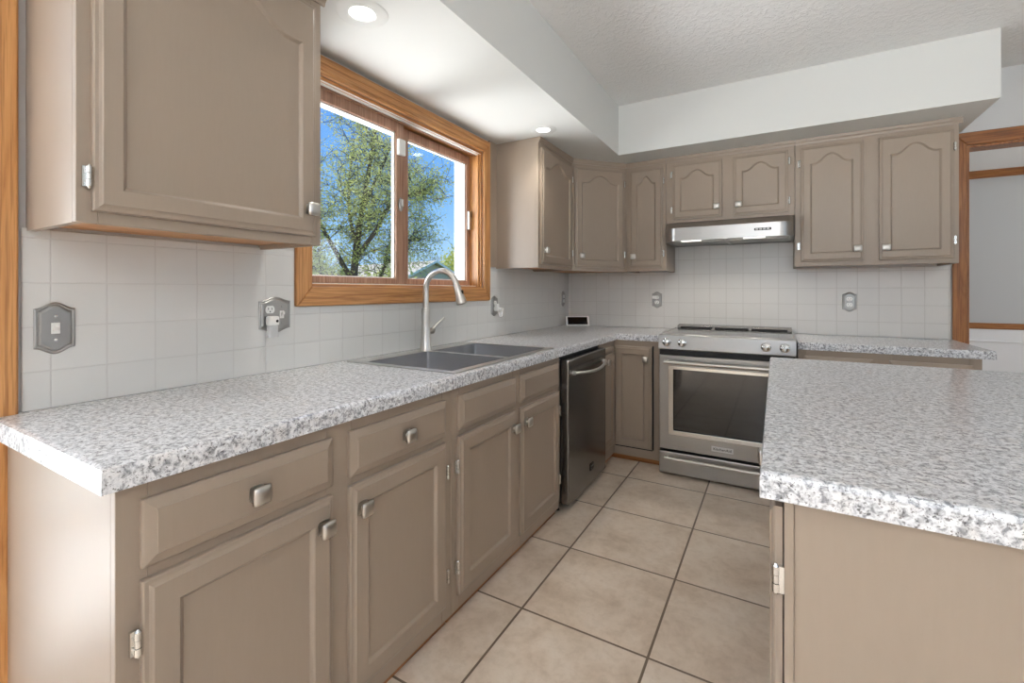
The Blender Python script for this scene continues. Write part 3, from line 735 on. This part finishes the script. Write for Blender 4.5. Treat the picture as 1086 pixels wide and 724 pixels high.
def bar(parent, z, r, yo):
    mb = MB().tube([(.045, -yo, z), (RW-.045, -yo, z)], r, 16)
    for x in (.06, RW-.06): mb.tube([(x, -yo, z), (x, .002, z)], r*.8, 12)
    return mb.build('handle', M['nickel'], parent, smooth=True)
bar(od, .728, .0125, .045)
bd = MB().box(.318, .440, -.004, .001, .197, .229).build('badge', M['white_trim'], od, bevel=.001, label='pale brand badge')
def text(body, size, parent, loc, rot, mat, name='badge_lettering'):
    cu = bpy.data.curves.new('lettering', 'FONT'); cu.body = body; cu.size = size; cu.extrude = .0004; cu.align_x = 'CENTER'; cu.align_y = 'CENTER'
    tmp = bpy.data.objects.new('lettering', cu); C.objects.link(tmp); bpy.context.view_layer.update()
    me = bpy.data.meshes.new_from_object(tmp.evaluated_get(bpy.context.evaluated_depsgraph_get())); bpy.data.objects.remove(tmp)
    me.name = name; me.materials.clear(); me.materials.append(mat); return link(name, me, parent, loc, rot)
text('KitchenAid', .0225, bd, (.379, -.0046, .2135), (PI/2, 0, 0), M['black'])
drw = MB().box(.006, RW-.006, 0, .040, .012, .150).build('warming_drawer', M['steel_x'], rg, bevel=.004)
bar(drw, .118, .009, .036)
MB().box(.03, RW-.03, .06, .08, 0.0, .03).build('kick_plate', M['black'], rg)

# ------------------------------------------------------------------ range hood
hx0, hx1 = -.684, .103
hd_ = thing('range_hood', 'stainless steel under-cabinet range hood with curved corners above the range', 'hood', (hx0, UF, 1.523))
hw = hx1-hx0; hyf = 3.29-UF; hdep = B-.008-UF
def hood_outline(inset, z):
    pts = [(inset, hdep, z), (inset, -.0+.0, z)]
    n = 8
    r = .085
    for k in range(n+1):
        a = PI+PI/2*k/n; pts.append((r+inset+r*math.cos(a), hyf+inset+r*1.45+r*1.45*math.sin(a), z))
    for k in range(n+1):
        a = 3*PI/2+PI/2*k/n; pts.append((hw-r-inset+r*math.cos(a), hyf+inset+r*1.45+r*1.45*math.sin(a), z))
    pts += [(hw-inset, -.0, z), (hw-inset, hdep, z)]
    return pts
def hood_top(z, pull):
    return [(x, max(y, pull) if y < 0 else y, z) for x, y, _ in hood_outline(0, z)]
mb = MB().rings([hood_outline(.0, .0), hood_outline(0, .088), [(x, y*.35 if y < 0 else y, .137) for x, y, z in hood_outline(0, 0)]], cap0=False)
mb.rings([hood_outline(0, 0), hood_outline(.012, 0), hood_outline(.012, .006)], cap0=False, cap1=True)
hb = mb.build('canopy', M['steel_x'], hd_, smooth=True)
MB().box(.03, hw/2-.012, -.01, hdep-.03, .0015, .006).build('filter', M['pewter'], hd_)
MB().box(hw/2+.012, hw-.03, -.01, hdep-.03, .0015, .006).build('filter', M['pewter'], hd_)
MB().box(hw/2-.010, hw/2+.010, -.11, hdep-.03, -.004, .006).build('center_rib', M['steel_x'], hd_, bevel=.002)
for a in (.115, .50): MB().box(a, a+.125, hyf+.035, hyf+.085, -.001, .006).build('lamp_lens', M['hoodglow'], hd_, label='lit lamp lens')
for a in (.1775, .5625):
    l = bpy.data.lights.new('hood_lamp', 'SPOT'); l.energy = 5; l.spot_size = math.radians(150); l.spot_blend = .9; l.shadow_soft_size = .04; l.color = (1, .93, .84)
    o = bpy.data.objects.new('hood_lamp', l); C.objects.link(o); o.parent = hd_; o.location = (a, hyf+.06, -.012)
bt = MB().box(.565, .660, hyf-.003, hyf+.004, .040, .056).build('control_slot', M['black'], hd_, bevel=.004, label='dark slot with push buttons')
for k in range(4): MB().box(.572+k*.021, .588+k*.021, hyf-.005, hyf, .043, .053).build('push_button', M['pewter'], bt, bevel=.001)

# ------------------------------------------------------------------ island
il = thing('island_cabinet', 'taupe island cabinet with its plain end panel facing the camera, at the right', 'cabinet', (.012, .875, 0), 0)
IXR, IYD = 1.10, 1.46
MB().box(.0, IXR, .014, IYD, .02, WT).build('carcass', M['taupe'], il)
MB().box(.0, .0135, .0, .014, .0, WT).box(IXR-.03, IXR, 0, .014, 0, WT).box(.0135, IXR-.03, .004, .014, 0, WT).build('end_panel', M['taupe'], il, bevel=.0012)
for k, (a, b) in enumerate(((.008, .470), (.505, .965), (.985, 1.44))):
    d_ = door_mesh(b-a, .728).build('door', M['taupe'], il, (-.002, b, .09), (0, 0, -R90))
    if k == 0:
        knob(d_, .034, -.019, .672)
        for zz in (.11, .61): hinge(d_, b-a+.0065, zz, 1, .002)
MB().box(.02, IXR-.02, .03, IYD-.02, 0, .02).build('toe_kick', M['dark_oak_y'], il)
bm = grid_solid([-.023, 1.30], [.856, 2.375], {(0, 0)}, WT, ZC)
bevel_edges(bm, lambda e: min(e.verts[0].co.z, e.verts[1].co.z) > ZC-1e-4, .010, 2)
tag(bm_build(bm, 'worktop', M['granite']), 'speckled grey island worktop in the right foreground', 'worktop')

# ------------------------------------------------------------------ outlets, switches and small things
def plate_outline(w2, h2, inset, n=9):
    """ogee-topped cover plate"""
    a, s = w2-inset, h2-inset*1.0
    top = []
    for k in range(n*2+1):
        u = 1-k/n; top.append((a*u, s-.016*(1-math.cos(PI*(1-abs(u))))*0 - .016*(.5-.5*math.cos(PI*abs(u)))))
    return [(x, z) for x, z in top]+[(-x, -z) for x, z in top]
def cover_plate(name, label, cat, loc, rotz, gang, dev, group='pewter cover plates'):
    t = thing(name, label, cat, loc, rotz, group)
    w2, h2 = (.0385 if gang == 1 else .060), .066
    R = lambda i, y: [(x, y, z) for x, z in plate_outline(w2, h2, i)]
    MB().rings([R(0, 0), R(0, -.003), R(.003, -.0055), R(.0065, -.0045), R(.009, -.0075), R(.012, -.0085)]).build('cover', M['pewter'], t)
    for cx, kind in dev:
        if kind == 'toggle':
            MB().box(cx-.0085, cx+.0085, -.0095, -.008, -.014, .014).build('switch_collar', M['white_plastic'], t, bevel=.001, label='white switch collar')
            q = MB().rings([[(cx-.005, -.009, -.007), (cx+.005, -.009, -.007), (cx+.005, -.009, .007), (cx-.005, -.009, .007)], [(cx-.0045, -.021, .002), (cx+.0045, -.021, .002), (cx+.0045, -.021, .011), (cx-.0045, -.021, .011)]])
            q.build('toggle', M['white_plastic'], t, bevel=.001, label='white switch toggle')
            sc = (.030, -.030)
        else:
            for s in (.0195, -.0195):
                pts = []
                for j in range(28):
                    a = 2*PI*j/28; pts.append((cx+.0172*math.cos(a), max(-.0135, min(.0135, .0172*math.sin(a)))))
                r_ = MB().rings([[(x, -.008, z+s) for x, z in pts], [(x, -.0100, z+s) for x, z in pts]]).build('receptacle', M['white_plastic'], t, label='white receptacle face')
                MB().box(cx-.0075, cx-.0055, -.0104, -.0098, s-.001, s+.007).box(cx+.0055, cx+.0075, -.0104, -.0098, s-.001, s+.006).lathe([(.0024, -.0104), (.0024, -.0098)], (cx, 0, s-.0075), 10, 'y').build('slots', M['black'], r_)
            sc = (0,)
        for s in sc: MB().lathe([(.0036, -.0078), (.0036, -.0094), (.002, -.0102)], (cx, 0, s), 12, 'y').build('screw', M['chrome' if gang == 1 else 'pewter'], t, smooth=True)
    return t
XL = W+.007
cover_plate('light_switch', 'single light switch with a pewter plate near the left oak casing', 'switch', (XL, .426, 1.083), R90, 1, [(0, 'toggle')])
cover_plate('switch_and_outlet', 'double pewter plate with an outlet and a switch, left of the window', 'outlet', (XL, 1.017, 1.091), R90, 2, [(-.023, 'duplex'), (.023, 'toggle')])
cover_plate('wall_outlet', 'pewter outlet plate just right of the window casing', 'outlet', (XL, 2.527, 1.081), R90, 1, [(0, 'duplex')])
cover_plate('wall_outlet', 'pewter outlet plate on the window wall close to the corner', 'outlet', (XL, 3.640, 1.112), R90, 1, [(0, 'duplex')])
YB = B-.007
cover_plate('wall_outlet', 'pewter outlet plate on the far wall left of the range', 'outlet', (-.826, YB, 1.108), 0, 1, [(0, 'duplex')])
cover_plate('wall_outlet', 'pewter outlet plate on the far wall right of the range', 'outlet', (.425, YB, 1.106), 0, 1, [(0, 'duplex')])
# plug-in night light on the double plate
nl = thing('night_light', 'white plug-in night light with a clear lower tube, in the double plate', 'night light', (XL+.0105, .994, 1.0715), R90)
MB().box(-.019, .019, -.028, 0, -.018, .016).build('housing', M['white_plastic'], nl, bevel=.006, seg=3)
MB().lathe([(.005, -.0285), (.005, -.0275)], (.009, 0, -.002), 14, 'y').build('light_sensor', M['black'], nl)
MB().rings([rrect(-.017, .017, -.026, -.004, .006, z) for z in (-.018, -.060)]).build('lens', M['clear_plastic'], nl, label='clear plastic lens')
pl = thing('plug_adapter', 'white plug with an adapter in the outlet right of the window', 'plug', (XL+.0105, 2.527, 1.0615), R90)
MB().box(-.014, .014, -.022, 0, -.014, .034).build('body', M['white_plastic'], pl, bevel=.004)
MB().box(-.003, .020, -.052, -.022, -.016, .008).build('plug_head', M['white_plastic'], pl, bevel=.004)
MB().rings([rrect(-.002, .018, -.05, -.024, .005, z) for z in (-.016, -.05)]).build('lens', M['clear_plastic'], pl)
pb = thing('plug_adapter', 'white flat plug in the outlet left of the range', 'plug', (-.836, YB-.0105, 1.1275), 0)
MB().box(-.022, .020, -.02, 0, -.011, .013).build('body', M['white_plastic'], pb, bevel=.004)
# small display in the corner
ds = thing('smart_display', 'small white framed display with a black screen in the worktop corner', 'display', (-1.462, 3.645, ZC), math.radians(32))
rot = Matrix.Rotation(math.radians(-24), 4, 'X')
def tilted(mb, name, mat, parent, **k):
    mb.v = [tuple(rot @ Vector(v)) for v in mb.v]; mb.v = [(x, y-.03, z+.001) for x, y, z in mb.v]; return mb.build(name, mat, parent, **k)
hz = tilted(MB().box(-.100, .100, 0, .012, .004, .092), 'frame', M['white_plastic'], ds, bevel=.004)
tilted(MB().box(-.084, .084, -.001, .002, .016, .082), 'screen', M['black_gloss'], ds, label='black glass screen')
MB().rings([[(x, y, z) for y, z in ((-.02, .0), (.05, .0), (.045, .045), (.02, .07))] for x in (-.07, .07)]).build('stand', M['white_plastic'], ds, bevel=.004)
cd = MB().tube([(-1.53, 3.618, ZC+.012), (-1.555, 3.60, ZC+.006), (-1.582, 3.61, ZC+.005), (-1.589, 3.66, ZC+.005)], .0035, 8)
o = cd.build('power_cord', M['white_plastic'], smooth=True); tag(o, 'short white cord leaving the small display in the corner', 'cord')

# ------------------------------------------------------------------ recessed lights
def downlight(label, x, y, r):
    t = thing('recessed_light', label, 'ceiling light', (x, y, ZS), 0, 'recessed lights in the soffit')
    MB().lathe([(r*.50, -.001), (r*.53, -.004), (r*.9, -.0035), (r, -.0008)], (0, 0, 0), 40, caps=False).build('trim_ring', M['soffit'], t, smooth=True)
    MB().lathe([(r*.50, -.003), (r*.47, -.0012)], (0, 0, 0), 40, caps=False).build('baffle', M['white_trim'], t, smooth=True)
    MB().lathe([(.001, -.0022), (r*.475, -.0020), (r*.48, -.0010)], (0, 0, 0), 40, caps=False).build('lens', M['glow'], t, label='glowing lens')
    l = bpy.data.lights.new('recessed_lamp', 'SPOT'); l.energy = 9; l.spot_size = math.radians(105); l.spot_blend = 1.0; l.shadow_soft_size = .05; l.color = (1, .95, .88)
    o = bpy.data.objects.new('recessed_lamp', l); C.objects.link(o); o.parent = t; o.location = (0, 0, -.03)
downlight('recessed ceiling light nearest the camera, above the window end of the near wall cabinet', -1.245, 1.115, .088)
downlight('recessed ceiling light in the soffit right of the window, beside the far wall cabinet', -1.205, 2.46, .080)

# ------------------------------------------------------------------ outside
struct(MB().box(-90, WO-.001, -40, 90, -.6, -.35).build('lawn', M['grass']))
struct(MB().box(-4.6, WO-.002, -4, 5, -.35, -.12).build('patio_slab', M['patio']))
struct(MB().box(WO-.62, 4.5, -3.8, 7.5, 2.62, 2.72).build('roof_eave', M['stucco']))
def at(u, d, z):
    r = (u-543)/484.5*d; s, c = .5, math.cos(math.radians(30))
    return Vector((-s*d+c*r, c*d+s*r, z))
def branchy(seed, h, r0, lean, levels, spread, nchild, leafn, leafs, tipmin=0, up=.25):
    """skeletal tree: returns (branch MB, foliage MB) in local coordinates"""
    g = random.Random(seed); br = MB(); fo = MB(); tips = []
    def grow(p, d, ln, r, lv):
        n = 5; pts = [p]; rr = [r]
        for k in range(n):
            d = (d+Vector((g.uniform(-1, 1), g.uniform(-1, 1), g.uniform(-.5, .9)))*.13+Vector((0, 0, up*.1))).normalized()
            p = p+d*ln/n; pts.append(p); rr.append(r*(1-.45*(k+1)/n))
            if lv >= tipmin: tips.append((p, lv))
        br.tube(pts, rr, 8 if lv < 2 else 5)
        if lv < levels:
            m = nchild[min(lv, len(nchild)-1)]
            for k in range(m):
                i = g.randint(2, n) if k else n
                ax = d.orthogonal().normalized(); q = Quaternion(d, 2*PI*(k/m+g.random()*.3)) @ ax
                nd = (d*(1-spread*g.uniform(.6, 1.1))+q*spread*g.uniform(.8, 1.25)+Vector((0, 0, up))).normalized()
                grow(pts[i], nd, ln*g.uniform(.62, .82), rr[i]*.72, lv+1)
    grow(Vector((0, 0, 0)), Vector((lean[0], lean[1], 1)).normalized(), h, r0, 0)
    for _ in range(leafn):
        p, lv = tips[g.randrange(len(tips))]
        p = p+Vector((g.gauss(0, 1), g.gauss(0, 1), g.gauss(0, .8)))*leafs*2.4
        a = Vector((g.uniform(-1, 1), g.uniform(-1, 1), g.uniform(-.6, .6))).normalized(); b = a.cross(Vector((g.uniform(-1, 1), g.uniform(-1, 1), g.uniform(-1, 1)))).normalized()
        s = leafs*g.uniform(.6, 1.25)
        fo.add([p-a*s, p-b*s*.5, p+a*s, p+b*s*.5], [(0, 1, 2, 3)])
    return br, fo
def tree(name, label, u, d, seed, h, r0, lean, levels, spread, nchild, leafn, leafs, bark, leaf, tipmin=2, up=.25, group=None):
    t = thing(name, label, 'tree', at(u, d, -.35), 0, group)
    br, fo = branchy(seed, h, r0, lean, levels, spread, nchild, leafn, leafs, tipmin, up)
    br.build('branches', M[bark], t, smooth=False, fix=False)
    if leafn: fo.build('foliage', M[leaf], t, fix=False)
    return t
def leafy_tree():
    g = random.Random(21); D = 10.5; base = at(377, D, -.35)
    t = thing('leafy_tree', 'large leafy tree with a forked trunk outside the left window pane', 'tree', base)
    br = MB(); fo = MB(); tips = []
    fwd, rgt = Vector((-.5, .866, 0)), Vector((.866, .5, 0))
    def P(a, z, dep): return rgt*a+fwd*dep+Vector((0, 0, z))
    limbs = [  # lateral, height, depth of the control points, start radius
        ([(0, 0, 0), (-.02, .8, .02), (-.04, 1.7, 0), (0, 2.5, .05), (.10, 3.3, .1), (.22, 4.1, .15), (.42, 5.2, .1), (.55, 6.2, .2)], .115),
        ([(-.04, 1.7, 0), (-.42, 2.5, -.2), (-.80, 3.3, -.35), (-1.1, 4.3, -.5), (-1.3, 5.4, -.5)], .062),
        ([(0, 2.3, .05), (.55, 2.9, -.25), (.85, 3.3, -.5), (1.2, 3.55, -.6), (1.5, 3.6, -.7)], .060),
        ([(-.02, .9, .02), (.32, 1.6, .4), (.55, 2.2, .6), (.8, 2.6, .9), (1.05, 2.9, 1.1)], .055),
        ([(.0, 2.6, .05), (-.3, 3.4, .45), (-.42, 4.3, .8), (-.38, 5.3, 1.0)], .048),
        ([(.12, 3.4, .1), (.6, 4.1, -.3), (.95, 4.8, -.4), (1.15, 5.4, -.5)], .046),
        ([(-.03, 1.3, 0), (-.5, 1.75, .3), (-1.05, 2.1, .5), (-1.6, 2.6, .7)], .045),
        ([(-.03, 1.2, 0), (-.35, 1.7, -.7), (-.6, 2.3, -1.2), (-.7, 3.1, -1.5)], .042),
        ([(.5, 2.2, .6), (.62, 3.0, 1.0), (.8, 3.9, 1.3), (.95, 4.5, 1.5)], .036),
    ]
    def smooth(pts):
        out = []
        for i in range(len(pts)-1):
            p0, p1, p2, p3 = (Vector(pts[max(i-1, 0)]), Vector(pts[i]), Vector(pts[i+1]), Vector(pts[min(i+2, len(pts)-1)]))
            for k in range(4):
                u = k/4; out.append(.5*((2*p1)+(p2-p0)*u+(2*p0-5*p1+4*p2-p3)*u*u+(3*p1-p0-3*p2+p3)*u**3))
        out.append(Vector(pts[-1])); return out
    def twig(p, d, ln, r, lv):
        n = 5; pts = [p]
        for k in range(n):
            d = (d+Vector((g.uniform(-1, 1), g.uniform(-1, 1), g.uniform(-1, .9)))*.22).normalized(); p = p+d*ln/n; pts.append(p)
            tips.append(p)
        br.tube(pts, [r*(1-.7*k/n) for k in range(n+1)], 4)
        if lv < 2:
            for k in range(4):
                q = pts[g.randint(1, n)]; nd = (d+Vector((g.uniform(-1, 1), g.uniform(-1, 1), g.uniform(-.9, .8)))*.95).normalized(); twig(q, nd, ln*.62, r*.55, lv+1)
    for pts, r in limbs:
        pp = smooth([P(a, z, dep) for a, z, dep in pts]); n = len(pp)
        br.tube(pp, [r*(1-.82*i/(n-1)) for i in range(n)], 8)
        for i in range(5 if r < .1 else 9, n):
            for _ in range(3):
                d = (pp[i]-pp[i-1]).normalized(); nd = (d*.6+Vector((g.uniform(-1, 1), g.uniform(-1, 1), g.uniform(-.6, .7)))).normalized()
                twig(pp[i], nd, g.uniform(.45, .85), .011, 0)
    for k in range(33000):
        p = tips[g.randrange(len(tips))]+Vector((g.gauss(0, 1), g.gauss(0, 1), g.gauss(0, 1)))*.085
        a = Vector((g.uniform(-1, 1), g.uniform(-1, 1), g.uniform(-.8, .8))).normalized(); b = a.cross(Vector((g.uniform(-1, 1), g.uniform(-1, 1), g.uniform(-1, 1)))).normalized()
        q = .030*g.uniform(.6, 1.25); fo.add([p-a*q, p-b*q*.55, p+a*q, p+b*q*.55], [(0, 1, 2, 3)])
    br.build('branches', M['bark'], t, fix=False); fo.build('foliage', M['leaf'], t, fix=False)
leafy_tree()
def bush(label, u, d, rx, rz, n, ls, leaf, seed):
    g = random.Random(seed); t = thing('shrub', label, 'shrub', at(u, d, -.35)); fo = MB(); st = MB()
    for k in range(14):
        a = g.uniform(0, 2*PI); e = Vector((math.cos(a)*rx*.7, math.sin(a)*rx*.7, rz*g.uniform(.9, 1.7)))
        st.tube([(0, 0, 0), e*.5+Vector((0, 0, .1)), e], [.05, .03, .01], 5)
    for _ in range(n):
        v = Vector((g.gauss(0, 1), g.gauss(0, 1), g.gauss(0, 1))).normalized()*g.random()**.35
        p = Vector((v.x*rx, v.y*rx, rz+v.z*rz)); p += Vector((g.gauss(0, .1), g.gauss(0, .1), g.gauss(0, .1)))*rx
        a = Vector((g.uniform(-1, 1), g.uniform(-1, 1), g.uniform(-1, 1))).normalized(); b = a.orthogonal().normalized(); s = ls*g.uniform(.6, 1.3)
        fo.add([p-a*s, p-b*s*.5, p+a*s, p+b*s*.5], [(0, 1, 2, 3)])
    st.build('stems', M['bark'], t, fix=False); fo.build('foliage', M[leaf], t, fix=False); return t
bush('dark green shrub low at the left edge of the window, behind the leafy tree', 338, 16.5, 1.5, 1.25, 3500, .10, 'leaf_dark', 3)
bush('olive green shrub behind the leafy tree, near the window mullion', 412, 21, 1.7, 1.15, 3500, .12, 'leaf', 4)
bush('rounded yellow-green tree crown at the right edge of the right window pane', 491, 52, 2.6, 3.4, 5200, .17, 'leaf_yellow', 8)
tree('bare_tree', 'bare grey tree rising behind the neighbouring roof', 466, 58, 12, 3.0, .17, (0, 0), 4, .6, (5, 4, 4), 600, .08, 'bark_pale', 'leaf_dark', 3, .2)
# neighbouring house
hp_ = at(461, 40, 0)
nh = thing('neighbour_house', 'grey neighbouring house with a gabled roof seen through the right window pane', 'house', (hp_.x, hp_.y, -.35), math.radians(30+180-38))
# local +x runs along the ridge away from the gable end at x=0
hh, pk, hwid, ln = 2.2, 4.05, 4.2, 11
MB().prism([(-hwid, 0), (hwid, 0), (hwid, hh), (0, pk-.1), (-hwid, hh)], 0.2, ln, 'yz').build('walls', M['siding'], nh)
rf = MB()
for s in (-1, 1):
    a, b = Vector((0, pk)), Vector((s*(hwid+.5), hh-.25)); n_ = Vector((0, .16))
    rf.rings([[(x, a.x, a.y), (x, b.x, b.y), (x, b.x+n_.x, b.y+n_.y), (x, a.x, a.y+.16)] for x in (-.25, ln+.25)])
rfo = rf.build('roof', M['shingle'], nh)
fa = MB()
for s in (-1, 1):
    fa.rings([[(x, 0, pk-.02), (x, s*(hwid+.5), hh-.27), (x, s*(hwid+.5), hh-.05), (x, 0, pk+.18)] for x in (-.30, -.25)])
fa.build('fascia', M['white_trim'], rfo)
MB().box(.15, .2, -1.2, 1.2, 1.1, 1.9).build('window', M['black_gloss'], nh)
